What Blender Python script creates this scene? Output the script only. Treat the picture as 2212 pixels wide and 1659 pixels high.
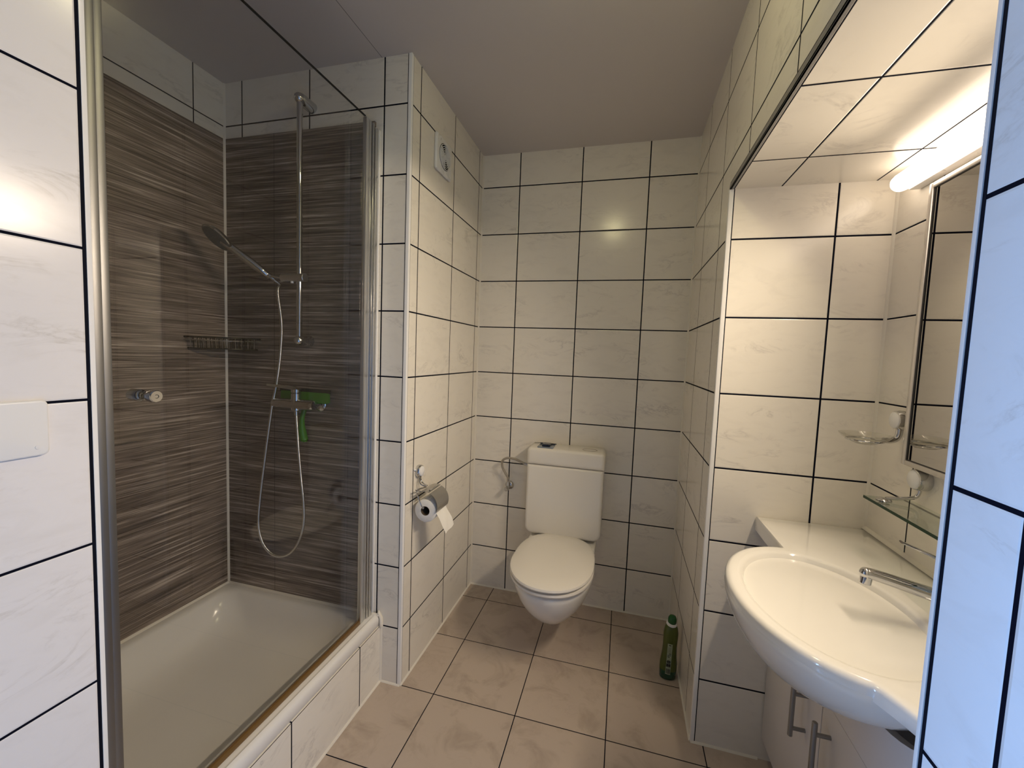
import bpy, bmesh, math, random
from mathutils import Vector, Matrix
random.seed(7)
for o in list(bpy.data.objects): bpy.data.objects.remove(o)
scn = bpy.context.scene
COL = scn.collection
PI = math.pi

# ------------------------------------------------------------------ camera
F_PX = 898.87
CAMLOC = Vector((0.7954, -2.2111, 1.3388))
RX, RY, RZ = -0.0704, 0.0379, 0.26
fw = Vector((-math.sin(RZ)*math.cos(RX), math.cos(RZ)*math.cos(RX), math.sin(RX)))
rt = Vector((math.cos(RZ), math.sin(RZ), 0.0)); up = rt.cross(fw)
r2 = rt*math.cos(RY) + up*math.sin(RY); u2 = up*math.cos(RY) - rt*math.sin(RY)
cd = bpy.data.cameras.new('camera'); cam = bpy.data.objects.new('camera', cd); COL.objects.link(cam)
M = Matrix.Identity(4)
for i in range(3): M[i][0] = r2[i]; M[i][1] = u2[i]; M[i][2] = -fw[i]; M[i][3] = CAMLOC[i]
cam.matrix_world = M
cd.sensor_fit = 'HORIZONTAL'; cd.sensor_width = 36.0; cd.lens = F_PX/2212*36.0
cd.clip_start = 0.01; cd.clip_end = 60
scn.camera = cam

# ------------------------------------------------------------------ world, daylight, exposure
scn.view_settings.view_transform = 'Standard'; scn.view_settings.look = 'None'
scn.view_settings.gamma = 1.0; scn.view_settings.use_curve_mapping = False
scn.view_settings.exposure = 0.50
w = bpy.data.worlds.new('sky'); scn.world = w; w.use_nodes = True
bg = w.node_tree.nodes['Background']
bg.inputs[0].default_value = (0.45, 0.62, 1.0, 1); bg.inputs[1].default_value = 0.8
DAY = 31.0          # watts of the daylight coming in at the hall window
NICHE = 4.1        # emission strength of the tube lamp over the mirror
TUBE = 5.9          # watts the tube lamp throws forward
CEIL = 50.0        # emission strength of the ceiling lamp
al = bpy.data.lights.new('window_daylight', 'AREA'); al.shape = 'RECTANGLE'; al.size = 0.75; al.size_y = 1.1; al.spread = math.radians(95)
al.energy = DAY; al.color = (0.25, 0.50, 1.0)
ao = bpy.data.objects.new('window_daylight', al); COL.objects.link(ao)
ao.location = (-1.72, -2.93, 0.95); ao.rotation_euler = (math.radians(71), 0, math.radians(-72))

# ------------------------------------------------------------------ main measures
W, ZC, YD, XS, YN, XN, ZS = 1.095, 2.408, -0.792, -0.859, -0.703, 1.548, 1.895
XL, YL, XR, YR = -0.0725, -1.7115, 1.083, -1.7515
XK, ZK = -0.089, 0.237
XG = -0.135
YF = -3.40      # wall behind the camera
YDO = -2.15     # the doorway in the left wall runs from YF+0.06 to here
XH = -1.62      # window wall of the hall outside the doorway

# ------------------------------------------------------------------ node helpers
def newmat(name):
    m = bpy.data.materials.new(name); m.use_nodes = True
    nt = m.node_tree; b = nt.nodes['Principled BSDF']
    return m, nt, b
def math_n(nt, op, a, b=None, c=None, clamp=False):
    n = nt.nodes.new('ShaderNodeMath'); n.operation = op; n.use_clamp = clamp
    for i, v in enumerate((a, b, c)):
        if v is None: continue
        if isinstance(v, (int, float)): n.inputs[i].default_value = v
        else: nt.links.new(v, n.inputs[i])
    return n.outputs[0]
def mixc(nt, fac, a, b):
    n = nt.nodes.new('ShaderNodeMix'); n.data_type = 'RGBA'
    for i, v in ((0, fac), (6, a), (7, b)):
        if isinstance(v, (int, float)): n.inputs[i].default_value = v
        elif isinstance(v, tuple): n.inputs[i].default_value = v
        else: nt.links.new(v, n.inputs[i])
    return n.outputs[2]
def ramp(nt, v, stops):
    n = nt.nodes.new('ShaderNodeValToRGB'); e = n.color_ramp.elements
    while len(e) < len(stops): e.new(0.5)
    for k, (p, c) in enumerate(stops):
        e[k].position = p; e[k].color = (c, c, c, 1) if isinstance(c, (int, float)) else c
    nt.links.new(v, n.inputs[0]); return n.outputs[0]
def noise(nt, vec, scale, detail=3, rough=0.5, dist=0.0):
    n = nt.nodes.new('ShaderNodeTexNoise'); n.inputs['Scale'].default_value = scale
    n.inputs['Detail'].default_value = detail; n.inputs['Roughness'].default_value = rough
    n.inputs['Distortion'].default_value = dist
    nt.links.new(vec, n.inputs['Vector']); return n.outputs[0]
def simple(name, col, rough=0.4, metal=0.0, spec=0.5, coat=0.0, **kw):
    m, nt, b = newmat(name)
    b.inputs['Base Color'].default_value = (*col, 1); b.inputs['Roughness'].default_value = rough
    b.inputs['Metallic'].default_value = metal; b.inputs['Specular IOR Level'].default_value = spec
    b.inputs['Coat Weight'].default_value = coat
    # a little real-world unevenness in the gloss
    tc = nt.nodes.new('ShaderNodeTexCoord')
    nz = noise(nt, tc.outputs['Object'], kw.get('nscale', 14.0), 3)
    r = math_n(nt, 'MULTIPLY_ADD', nz, kw.get('rvar', 0.06), rough - kw.get('rvar', 0.06)*0.5)
    nt.links.new(r, b.inputs['Roughness'])
    if 'bump' in kw:
        bn = nt.nodes.new('ShaderNodeBump'); bn.inputs['Strength'].default_value = kw['bump']; bn.inputs['Distance'].default_value = 0.002
        nt.links.new(noise(nt, tc.outputs['Object'], kw.get('bscale', 90), 4), bn.inputs['Height']); nt.links.new(bn.outputs[0], b.inputs['Normal'])
    return m
def glassmat(name, tint, strength=1.0, f0=0.045):
    m = bpy.data.materials.new(name); m.use_nodes = True; nt = m.node_tree; nt.nodes.clear()
    out = nt.nodes.new('ShaderNodeOutputMaterial'); tr = nt.nodes.new('ShaderNodeBsdfTransparent')
    gl = nt.nodes.new('ShaderNodeBsdfGlossy'); gl.inputs['Roughness'].default_value = 0.01
    tr.inputs[0].default_value = (*tint, 1); mx = nt.nodes.new('ShaderNodeMixShader')
    lw = nt.nodes.new('ShaderNodeLayerWeight'); lw.inputs[0].default_value = 0.5
    p5 = math_n(nt, 'POWER', lw.outputs['Facing'], 5.0)
    f = math_n(nt, 'MULTIPLY_ADD', p5, (1-f0)*strength, f0, clamp=True)
    nt.links.new(f, mx.inputs[0]); nt.links.new(tr.outputs[0], mx.inputs[1]); nt.links.new(gl.outputs[0], mx.inputs[2])
    nt.links.new(mx.outputs[0], out.inputs[0]); return m

def tilemat(name, ox=0.0, oy=0.0, oz=0.2364, px=0.3292, py=0.3292, pz=0.25, base=(0.85, 0.805, 0.715),
            vein=(0.58, 0.54, 0.49), grout=(0.004, 0.005, 0.012), gw=0.0022, rough=0.20, flat_px=None, oxf=None, oyf=None,
            ceil_line=False, veinamt=0.75, gw_h=None, cloud=0.10):
    """ceramic tiles laid on a grid in world metres; the grid axis follows the face direction"""
    m, nt, b = newmat(name)
    geo = nt.nodes.new('ShaderNodeNewGeometry')
    sp = nt.nodes.new('ShaderNodeSeparateXYZ'); nt.links.new(geo.outputs['Position'], sp.inputs[0])
    sn = nt.nodes.new('ShaderNodeSeparateXYZ'); nt.links.new(geo.outputs['True Normal'], sn.inputs[0])
    X, Y, Z = sp.outputs
    isx = math_n(nt, 'GREATER_THAN', math_n(nt, 'ABSOLUTE', sn.outputs[0]), 0.5)
    isz = math_n(nt, 'GREATER_THAN', math_n(nt, 'ABSOLUTE', sn.outputs[2]), 0.5)
    def cell(c, o, p): return math_n(nt, 'DIVIDE', math_n(nt, 'SUBTRACT', c, o), p)
    ux = cell(X, ox, px); uy = cell(Y, oy, py); uz = cell(Z, oz, pz)
    fx = cell(X, oxf if oxf is not None else ox, flat_px or px)
    fy = cell(Y, oyf if oyf is not None else oy, py)
    def sel(f, a, c): # f?c:a
        return math_n(nt, 'ADD', math_n(nt, 'MULTIPLY', a, math_n(nt, 'SUBTRACT', 1.0, f)), math_n(nt, 'MULTIPLY', c, f))
    u = sel(isz, sel(isx, ux, uy), fx); v = sel(isz, uz, fy)
    def dist(t, p):
        r = math_n(nt, 'FRACT', t); r2_ = math_n(nt, 'MINIMUM', r, math_n(nt, 'SUBTRACT', 1.0, r)); return math_n(nt, 'MULTIPLY', r2_, p)
    du = dist(u, px); dv = sel(isz, dist(v, pz), dist(v, py))
    d = math_n(nt, 'MINIMUM', du, dv)
    mask = math_n(nt, 'LESS_THAN', d, gw)          # 1 in grout
    edge = nt.nodes.new('ShaderNodeMapRange'); edge.inputs[1].default_value = gw; edge.inputs[2].default_value = gw+0.0022
    nt.links.new(d, edge.inputs[0])
    # a different bit of marble on every tile
    cu = math_n(nt, 'FLOOR', u); cv = math_n(nt, 'FLOOR', v)
    cc = nt.nodes.new('ShaderNodeCombineXYZ'); nt.links.new(cu, cc.inputs[0]); nt.links.new(cv, cc.inputs[1]); nt.links.new(isx, cc.inputs[2])
    wn = nt.nodes.new('ShaderNodeTexWhiteNoise'); nt.links.new(cc.outputs[0], wn.inputs['Vector'])
    sc = nt.nodes.new('ShaderNodeVectorMath'); sc.operation = 'SCALE'; sc.inputs['Scale'].default_value = 7.0
    nt.links.new(wn.outputs['Color'], sc.inputs[0])
    ad = nt.nodes.new('ShaderNodeVectorMath'); ad.operation = 'ADD'
    nt.links.new(geo.outputs['Position'], ad.inputs[0]); nt.links.new(sc.outputs[0], ad.inputs[1])
    vec = ad.outputs[0]
    # stretch along a diagonal so the veins run aslant
    mp = nt.nodes.new('ShaderNodeMapping'); mp.inputs['Rotation'].default_value = (0.5, 0.55, 0.4); mp.inputs['Scale'].default_value = (1.0, 1.0, 2.6)
    nt.links.new(vec, mp.inputs[0]); vv = mp.outputs[0]
    n1 = noise(nt, vv, 5.5, 6, 0.62, 1.1)
    ridge = math_n(nt, 'ABSOLUTE', math_n(nt, 'SUBTRACT', n1, 0.5))
    veins = ramp(nt, ridge, [(0.0, 1.0), (0.012, 0.55), (0.05, 0.0)])
    n2 = noise(nt, vv, 4.0, 4, 0.6, 0.4)
    patch = ramp(nt, n2, [(0.50, 0.0), (0.68, 1.0)])
    vm = math_n(nt, 'MULTIPLY', math_n(nt, 'MULTIPLY', veins, patch), veinamt)
    n3 = noise(nt, vv, 9.0, 5, 0.6, 0.6)
    cl = math_n(nt, 'MULTIPLY', ramp(nt, n3, [(0.50, 0.0), (0.75, 1.0)]), cloud*2)
    col = mixc(nt, math_n(nt, 'MAXIMUM', vm, cl), (*base, 1), (*vein, 1))
    tint = math_n(nt, 'MULTIPLY_ADD', wn.outputs['Value'], 0.03, 0.985)
    hs = nt.nodes.new('ShaderNodeHueSaturation'); nt.links.new(tint, hs.inputs['Value']); nt.links.new(col, hs.inputs['Color'])
    col = mixc(nt, mask, hs.outputs[0], (*grout, 1))
    nt.links.new(col, b.inputs['Base Color'])
    nt.links.new(math_n(nt, 'MULTIPLY_ADD', mask, 0.6, math_n(nt, 'MULTIPLY_ADD', n3, 0.06, rough-0.03)), b.inputs['Roughness'])
    nt.links.new(math_n(nt, 'MULTIPLY_ADD', mask, -0.45, 0.5), b.inputs['Specular IOR Level'])
    bn = nt.nodes.new('ShaderNodeBump'); bn.inputs['Distance'].default_value = 0.0012; bn.inputs['Strength'].default_value = 0.6
    wavy = noise(nt, geo.outputs['Position'], 9.0, 2, 0.4)
    h = math_n(nt, 'ADD', edge.outputs[0], math_n(nt, 'MULTIPLY', wavy, 0.35))
    nt.links.new(h, bn.inputs['Height']); nt.links.new(bn.outputs[0], b.inputs['Normal'])
    return m

def brownmat(name, ox, oy):
    """brown tiles with fine horizontal combed streaks"""
    m, nt, b = newmat(name)
    geo = nt.nodes.new('ShaderNodeNewGeometry')
    def stretched(s, off):
        mp = nt.nodes.new('ShaderNodeMapping'); mp.inputs['Scale'].default_value = s; mp.inputs['Location'].default_value = off
        nt.links.new(geo.outputs['Position'], mp.inputs[0]); return mp.outputs[0]
    a = noise(nt, stretched((3.4, 3.4, 185), (0, 0, 0)), 1.0, 3, 0.62, 0.05)
    c = noise(nt, stretched((2.2, 2.2, 80), (3, 5, 1)), 1.0, 2, 0.5, 0.05)
    g = noise(nt, stretched((2, 2, 6), (1, 2, 9)), 1.0, 2, 0.5)
    fine = noise(nt, stretched((10, 10, 420), (7, 1, 3)), 1.0, 2, 0.6)
    s = math_n(nt, 'ADD', math_n(nt, 'MULTIPLY', a, 0.60), math_n(nt, 'ADD', math_n(nt, 'MULTIPLY', c, 0.22), math_n(nt, 'MULTIPLY', fine, 0.18)))
    col = ramp(nt, s, [(0.38, (0.07, 0.050, 0.038, 1)), (0.47, (0.155, 0.117, 0.092, 1)), (0.54, (0.25, 0.195, 0.157, 1)), (0.585, (0.38, 0.31, 0.255, 1)), (0.63, (0.56, 0.47, 0.39, 1))])
    big = math_n(nt, 'MULTIPLY_ADD', g, 0.5, 0.75)
    hs = nt.nodes.new('ShaderNodeHueSaturation'); nt.links.new(big, hs.inputs['Value']); nt.links.new(col, hs.inputs['Color']); hs.inputs['Saturation'].default_value = 0.85
    sp = nt.nodes.new('ShaderNodeSeparateXYZ'); nt.links.new(geo.outputs['Position'], sp.inputs[0])
    def dd(x, o, p):
        t = math_n(nt, 'FRACT', math_n(nt, 'DIVIDE', math_n(nt, 'SUBTRACT', x, o), p))
        return math_n(nt, 'MULTIPLY', math_n(nt, 'MINIMUM', t, math_n(nt, 'SUBTRACT', 1.0, t)), p)
    h = math_n(nt, 'MINIMUM', dd(sp.outputs[2], 1.582, 0.30), math_n(nt, 'MINIMUM', dd(sp.outputs[0], ox, 0.6), dd(sp.outputs[1], oy, 0.6)))
    seam = math_n(nt, 'LESS_THAN', h, 0.0011)
    nt.links.new(mixc(nt, math_n(nt, 'MULTIPLY', seam, 0.8), hs.outputs[0], (0.02, 0.016, 0.013, 1)), b.inputs['Base Color'])
    b.inputs['Roughness'].default_value = 0.42; b.inputs['Specular IOR Level'].default_value = 0.35
    bn = nt.nodes.new('ShaderNodeBump'); bn.inputs['Distance'].default_value = 0.0015; bn.inputs['Strength'].default_value = 0.5
    nt.links.new(s, bn.inputs['Height']); nt.links.new(bn.outputs[0], b.inputs['Normal'])
    return m

CER = simple('white_ceramic', (0.84, 0.82, 0.77), 0.10, coat=0.3, rvar=0.03)
CISTERN = simple('cistern_plastic', (0.80, 0.765, 0.69), 0.22, rvar=0.04)
SEATM = simple('seat_plastic', (0.82, 0.785, 0.72), 0.20, rvar=0.04)
ENAMEL = simple('white_enamel', (0.80, 0.78, 0.74), 0.16, rvar=0.05)
CHROME = simple('chrome', (0.58, 0.58, 0.58), 0.06, metal=1.0, rvar=0.04)
POST = simple('grey_aluminium', (0.27, 0.27, 0.275), 0.45, metal=1.0, rvar=0.06)
HANDLEM = simple('dark_steel', (0.30, 0.30, 0.30), 0.35, metal=1.0)
ALU = simple('bright_aluminium', (0.66, 0.66, 0.65), 0.30, metal=1.0, rvar=0.08)
STEEL = simple('brushed_steel', (0.52, 0.51, 0.49), 0.32, metal=1.0, rvar=0.1)
DARKWIRE = simple('tarnished_wire', (0.10, 0.095, 0.09), 0.25, metal=1.0)
HEADFACE = simple('grey_rubber_face', (0.12, 0.12, 0.115), 0.35)
HOSEM = simple('hose_metal', (0.62, 0.61, 0.58), 0.22, metal=1.0)
WHITEP = simple('white_plastic', (0.82, 0.81, 0.79), 0.28)
SILI = simple('silicone', (0.80, 0.755, 0.66), 0.7, spec=0.15, bump=0.2)
TRIMW = simple('white_tile_trim', (0.88, 0.87, 0.85), 0.3)
TRIMG = simple('shaded_tile_trim', (0.24, 0.23, 0.22), 0.35)  # tile trim with the shade along the soffit edge put into its grey
GROUTM = simple('dark_grout', (0.005, 0.006, 0.012), 0.8, spec=0.1)
PAPER = simple('toilet_paper', (0.86, 0.84, 0.79), 0.9, spec=0.1, bump=0.35, bscale=220)
CARD = simple('cardboard', (0.10, 0.075, 0.05), 0.9, spec=0.1)
LAMIN = simple('white_laminate', (0.72, 0.68, 0.65), 0.35)
GREENP = simple('green_plastic', (0.05, 0.20, 0.015), 0.30)
BLACKR = simple('black_rubber', (0.008, 0.008, 0.009), 0.5)
BOTTLE = simple('green_bottle_liquid', (0.07, 0.095, 0.012), 0.22)
BOTTLEB = simple('dark_green_bottle_base', (0.006, 0.06, 0.03), 0.22)
CAPG = simple('green_cap', (0.003, 0.085, 0.016), 0.25)
LABELM = simple('pale_label', (0.34, 0.39, 0.27), 0.5)
INK = simple('black_ink', (0.006, 0.008, 0.008), 0.6)
BTN = simple('dark_flush_button', (0.012, 0.016, 0.03), 0.18)
BTNPL = simple('clear_blue_grey_plate', (0.20, 0.24, 0.30), 0.12)
VOID = simple('dark_void', (0.004, 0.004, 0.004), 0.9, spec=0.05)
SEALM = simple('brown_stained_seal', (0.16, 0.085, 0.02), 0.4)
BRAID = simple('braided_hose', (0.42, 0.38, 0.32), 0.45, metal=0.5, bump=0.7, bscale=500)
PLASTER = simple('painted_plaster', (0.26, 0.23, 0.20), 0.8, spec=0.2)
FRAMEM = simple('silver_frame', (0.66, 0.63, 0.60), 0.25, metal=0.6)
GLASS = glassmat('shower_glass', (0.95, 0.952, 0.945), 1.0, 0.045)
CLEAR = glassmat('clear_dish_glass', (0.95, 0.95, 0.93), 1.0, 0.06)
SHELFG = glassmat('shelf_glass', (0.90, 0.93, 0.90), 1.0, 0.05)
SHELFE = simple('green_glass_edge', (0.006, 0.036, 0.016), 0.35, spec=0.2)
MIRRORM = simple('mirror_silver', (0.50, 0.49, 0.465), 0.012, metal=1.0, rvar=0.0)

def ceilmat():
    m, nt, b = newmat('white_ceiling_panels')
    geo = nt.nodes.new('ShaderNodeNewGeometry'); sp = nt.nodes.new('ShaderNodeSeparateXYZ'); nt.links.new(geo.outputs['Position'], sp.inputs[0])
    l = math_n(nt, 'LESS_THAN', math_n(nt, 'ABSOLUTE', math_n(nt, 'ADD', sp.outputs[0], 0.122)), 0.0012)
    nt.links.new(mixc(nt, l, (0.62, 0.575, 0.54, 1), (0.2, 0.19, 0.18, 1)), b.inputs['Base Color'])
    b.inputs['Roughness'].default_value = 0.6; b.inputs['Specular IOR Level'].default_value = 0.25
    bn = nt.nodes.new('ShaderNodeBump'); bn.inputs['Strength'].default_value = 0.15; bn.inputs['Distance'].default_value = 0.001
    nt.links.new(noise(nt, geo.outputs['Position'], 160, 3), bn.inputs['Height']); nt.links.new(bn.outputs[0], b.inputs['Normal'])
    return m
CEILM = ceilmat()
T_BACK = tilemat('cream_tile_back', gw=0.0027, ox=0.2098, oy=-0.0588)
T_DUCT = tilemat('cream_tile_duct', gw=0.0027, ox=-0.7678, oy=-0.0588)
T_RIGHT = tilemat('cream_tile_alcove_right', gw=0.0027, ox=1.3975, oy=-0.25)
T_LINTEL = tilemat('cream_tile_soffit', gw=0.0027, ox=1.3975, oy=-0.25, flat_px=0.25, oxf=1.242, oyf=-0.897)
T_NICHE = tilemat('cream_tile_niche', ox=1.3975, oy=-0.89)
T_FGR = tilemat('daylit_tile_entrance_right', ox=0.3, oy=-1.83, base=(0.84, 0.84, 0.84))  # same tile as inside; cool daylight tint put into the base colour
T_FGL = tilemat('daylit_tile_entrance_left', ox=0.3, oy=-2.05, base=(0.84, 0.81, 0.79))  # same tile again, base part way towards the daylight tint
T_SHL = tilemat('cream_tile_shower_left', ox=0.3, oy=-0.922)
T_CURB = tilemat('cream_tile_curb', ox=0.3, oy=-0.929)
T_FLOOR = tilemat('beige_floor_tile', ox=0.1464, oy=-0.1287, px=0.3296, py=0.3296, base=(0.54, 0.45, 0.375), vein=(0.33, 0.26, 0.205),
                  gw=0.0017, rough=0.26, veinamt=0.25, cloud=0.32)
BR_L = brownmat('brown_streaked_tile_left', 50.0, -1.30)
BR_B = brownmat('brown_streaked_tile_back', -0.60, 50.0)

# ------------------------------------------------------------------ mesh builder
def frame_z(ax):
    a = Vector(ax).normalized(); t = Vector((0, 0, 1)) if abs(a.z) < 0.9 else Vector((1, 0, 0))
    x = t.cross(a).normalized(); return x, a.cross(x), a
class MB:
    def __init__(s): s.v = []; s.f = []; s.mi = []; s.mats = []
    def mid(s, m):
        if m not in s.mats: s.mats.append(m)
        return s.mats.index(m)
    def add(s, vs, fs, m):
        b = len(s.v); s.v += [tuple(v) for v in vs]; k = s.mid(m)
        for f in fs: s.f.append(tuple(i+b for i in f)); s.mi.append(k)
    def box(s, x0, x1, y0, y1, z0, z1, m, bevel=0.0, seg=2):
        x0, x1 = min(x0, x1), max(x0, x1); y0, y1 = min(y0, y1), max(y0, y1); z0, z1 = min(z0, z1), max(z0, z1)
        bm = bmesh.new(); bmesh.ops.create_cube(bm, size=1.0)
        for v in bm.verts: v.co = Vector(((x0+x1)/2+v.co.x*(x1-x0), (y0+y1)/2+v.co.y*(y1-y0), (z0+z1)/2+v.co.z*(z1-z0)))
        if bevel: bmesh.ops.bevel(bm, geom=bm.edges[:], offset=bevel, segments=seg, profile=0.5, affect='EDGES')
        s.addbm(bm, m)
    def addbm(s, bm, m):
        bm.verts.index_update(); s.add([v.co.copy() for v in bm.verts], [[v.index for v in f.verts] for f in bm.faces], m); bm.free()
    def loft(s, rings, m, cap0=True, cap1=True, closed=True):
        n = len(rings[0]); vs = [p for r in rings for p in r]; fs = []
        for i in range(len(rings)-1):
            for j in range(n if closed else n-1):
                k = (j+1) % n; fs.append((i*n+j, i*n+k, (i+1)*n+k, (i+1)*n+j))
        if cap0: fs.append(tuple(range(n))[::-1])
        if cap1: fs.append(tuple((len(rings)-1)*n+j for j in range(n)))
        s.add(vs, fs, m)
    def lathe(s, prof, m, o=(0, 0, 0), axis=(0, 0, 1), n=32, sx=1.0, sy=1.0, cap=True):
        X, Y, A = frame_z(axis); o = Vector(o); rings = []
        for r, h in prof: rings.append([o + A*h + X*(r*sx*math.cos(2*PI*j/n)) + Y*(r*sy*math.sin(2*PI*j/n)) for j in range(n)])
        s.loft(rings, m, cap, cap)
    def cyl(s, a, b, r, m, n=24, r2=None, bev=0.0):
        a = Vector(a); b = Vector(b); L = (b-a).length; r2 = r if r2 is None else r2
        pr = [(r-bev, 0), (r, bev), (r2, L-bev), (r2-bev, L)] if bev else [(r, 0), (r2, L)]
        s.lathe(pr, m, a, b-a, n)
    def tube(s, pts, r, m, n=10, rf=None, cap=True):
        pts = [Vector(p) for p in pts]; rings = []; prev = None
        for i, p in enumerate(pts):
            t = (pts[min(i+1, len(pts)-1)] - pts[max(i-1, 0)]).normalized()
            if prev is None: x, y, _ = frame_z(t)
            else:
                x = (prev - t*prev.dot(t)).normalized(); y = t.cross(x)
            prev = x; rr = rf(i) if rf else r
            rings.append([p + x*(rr*math.cos(2*PI*j/n)) + y*(rr*math.sin(2*PI*j/n)) for j in range(n)])
        s.loft(rings, m, cap, cap)
    def sphere(s, c, r, m, n=20, sz=1.0, axis=(0, 0, 1)):
        pr = [(max(1e-5, r*math.sin(PI*k/12)), -r*sz*math.cos(PI*k/12)) for k in range(13)]; s.lathe(pr, m, c, axis, n)
    def build(s, name, parent=None, smooth=True, sharp=35, recalc=True):
        me = bpy.data.meshes.new(name); me.from_pydata(s.v, [], s.f)
        for m in s.mats: me.materials.append(m)
        for p, k in zip(me.polygons, s.mi): p.material_index = k
        bm = bmesh.new(); bm.from_mesh(me)
        if recalc: bmesh.ops.recalc_face_normals(bm, faces=bm.faces)
        if smooth:
            for f in bm.faces: f.smooth = True
            for e in bm.edges:
                if len(e.link_faces) == 2 and e.calc_face_angle(0) > math.radians(sharp): e.smooth = False
        bm.to_mesh(me); bm.free(); me.update()
        o = bpy.data.objects.new(name, me); COL.objects.link(o)
        if parent is not None:
            o.parent = parent; o.matrix_parent_inverse = Matrix.Translation(abspos(parent)).inverted()
        return o
def abspos(o):
    # every mesh is modelled in world coordinates; only a thing's Empty carries a location
    return o.location.copy() if o.type == 'EMPTY' else Vector((0, 0, 0))
def thing(name, label, cat, loc, group=None):
    o = bpy.data.objects.new(name, None); COL.objects.link(o); o.location = loc; o.empty_display_size = 0.05
    o['label'] = label; o['category'] = cat
    if group: o['group'] = group
    return o
def tag(o, label, cat, group=None):
    o['label'] = label; o['category'] = cat
    if group: o['group'] = group
    return o
def struct(o): o['kind'] = 'structure'; return o
def bez(pts, n=12):
    """Catmull-Rom through the points"""
    P = [Vector(p) for p in pts]; P = [P[0]*2-P[1]] + P + [P[-1]*2-P[-2]]; out = []
    for i in range(1, len(P)-2):
        for k in range(n):
            t = k/n; a, b, c, d = P[i-1], P[i], P[i+1], P[i+2]
            out.append(0.5*((2*b)+(c-a)*t+(2*a-5*b+4*c-d)*t*t+(3*b-a-3*c+d)*t*t*t))
    out.append(P[-2]); return out
def resample(pts, step):
    out = [pts[0]]; acc = 0
    for a, b in zip(pts[:-1], pts[1:]):
        L = (b-a).length; d = step-acc
        while d <= L: out.append(a+(b-a)*(d/L)); d += step
        acc = (acc+L) % step
    return out
def rrect(x0, x1, y0, y1, r, n=6):
    pts = []
    for cx, cy, a0 in ((x1-r, y1-r, 0), (x0+r, y1-r, 90), (x0+r, y0+r, 180), (x1-r, y0+r, 270)):
        for k in range(n+1):
            a = math.radians(a0+90*k/n); pts.append((cx+r*math.cos(a), cy+r*math.sin(a)))
    return pts
def prism(mb, outline, fn, d0, d1, m, bev=0.004, seg=2):
    """outline 2D -> fn(u,v,d) gives the point; the front and back rims are rounded"""
    cu = sum(p[0] for p in outline)/len(outline); cv = sum(p[1] for p in outline)/len(outline)
    us = max(abs(p[0]-cu) for p in outline); vs = max(abs(p[1]-cv) for p in outline)
    def ring(ins, d): return [Vector(fn(cu+(u-cu)*(1-ins/us), cv+(v-cv)*(1-ins/vs), d)) for u, v in outline]
    sg = 1 if d1 > d0 else -1; rs = []
    for k in range(seg+1):
        a = PI/2*k/seg; rs.append(ring(bev*(1-math.sin(a)), d0+sg*bev*(1-math.cos(a))))
    for k in range(seg+1):
        a = PI/2*(1-k/seg); rs.append(ring(bev*(1-math.sin(a)), d1-sg*bev*(1-math.cos(a))))
    mb.loft(rs, m)

# ------------------------------------------------------------------ the shell of the room
def wallbox(name, args, mat):
    b = MB(); b.box(*args, mat); return struct(b.build(name, smooth=False))
wallbox('floor', (-1.72, 1.75, -3.5, 0.1, -0.1, 0.0), T_FLOOR)
wallbox('ceiling', (-1.72, 1.75, -3.5, 0.1, ZC, ZC+0.1), CEILM)
wallbox('wall_back', (0.0, W, 0.0, 0.1, 0, ZC), T_BACK)
wallbox('wall_alcove_left', (-0.1, 0.0, YD+0.1, 0.1, 0, ZC), T_DUCT)
wsb = wallbox('wall_shower_back', (XS-0.1, 0.0, YD, YD+0.1, 0, ZC), T_DUCT)
wsl = wallbox('wall_shower_left', (XS-0.1, XS, YL, YD, 0, ZC), T_SHL)
wallbox('wall_alcove_right', (W, XN+0.1, YN, 0.1, 0, ZC), T_RIGHT)
wallbox('wall_niche_top', (W, XN+0.1, YR, YN, ZS, ZC), T_LINTEL)
wallbox('wall_niche_side', (XN, XN+0.1, YR, YN, 0, ZS), T_NICHE)
wallbox('wall_right', (XR, XN+0.1, YF, YR, 0, ZC), T_FGR)
wallbox('wall_left', (XS-0.1, XL, YDO, YL, 0, ZC), T_FGL)
wallbox('wall_shower_curb', (XK-0.05, XK, YL, YD, 0, ZK), T_CURB)
# brown streaked tiles laid over the old ones in the shower
b = MB(); b.box(XS, XS+0.009, YL, YD, 0.25, 2.182, BR_L); b.build('tile_cladding', wsl, smooth=False)
b = MB(); b.box(XS+0.009, -0.143, YD-0.009, YD, 0.25, 2.182, BR_B); b.build('tile_cladding', wsb, smooth=False)
# doorway in the left wall and the bit of hall with the window the daylight comes through
wallbox('wall_front', (-1.72, XN+0.1, YF-0.1, YF, 0, ZC), PLASTER)
wallbox('wall_left_lintel', (XL-0.1, XL, YF, YDO, 2.02, ZC), T_FGL)
wallbox('wall_left_rear', (XL-0.1, XL, YF, -2.95, 0, 2.02), T_FGL)
b = MB()
b.box(XL-0.10, XL+0.012, -2.96, -2.91, 0, 2.02, LAMIN, 0.004); b.box(XL-0.10, XL+0.012, YDO-0.035, YDO+0.0, 0, 2.02, LAMIN, 0.004); b.box(XL-0.10, XL+0.012, -2.91, YDO-0.035, 1.97, 2.03, LAMIN, 0.004)
struct(b.build('door_1'))
wallbox('wall_hall', (-1.72, XS-0.1, -2.25, -2.15, 0, ZC), PLASTER)
b = MB()
b.box(XH-0.1, XH, YF, -3.35, 0, ZC, PLASTER); b.box(XH-0.1, XH, -2.5, -2.25, 0, ZC, PLASTER)
b.box(XH-0.1, XH, -3.35, -2.5, 0, 0.42, PLASTER); b.box(XH-0.1, XH, -3.35, -2.5, 1.9, ZC, PLASTER)
struct(b.build('wall_window_side', smooth=False))
b = MB()
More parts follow.
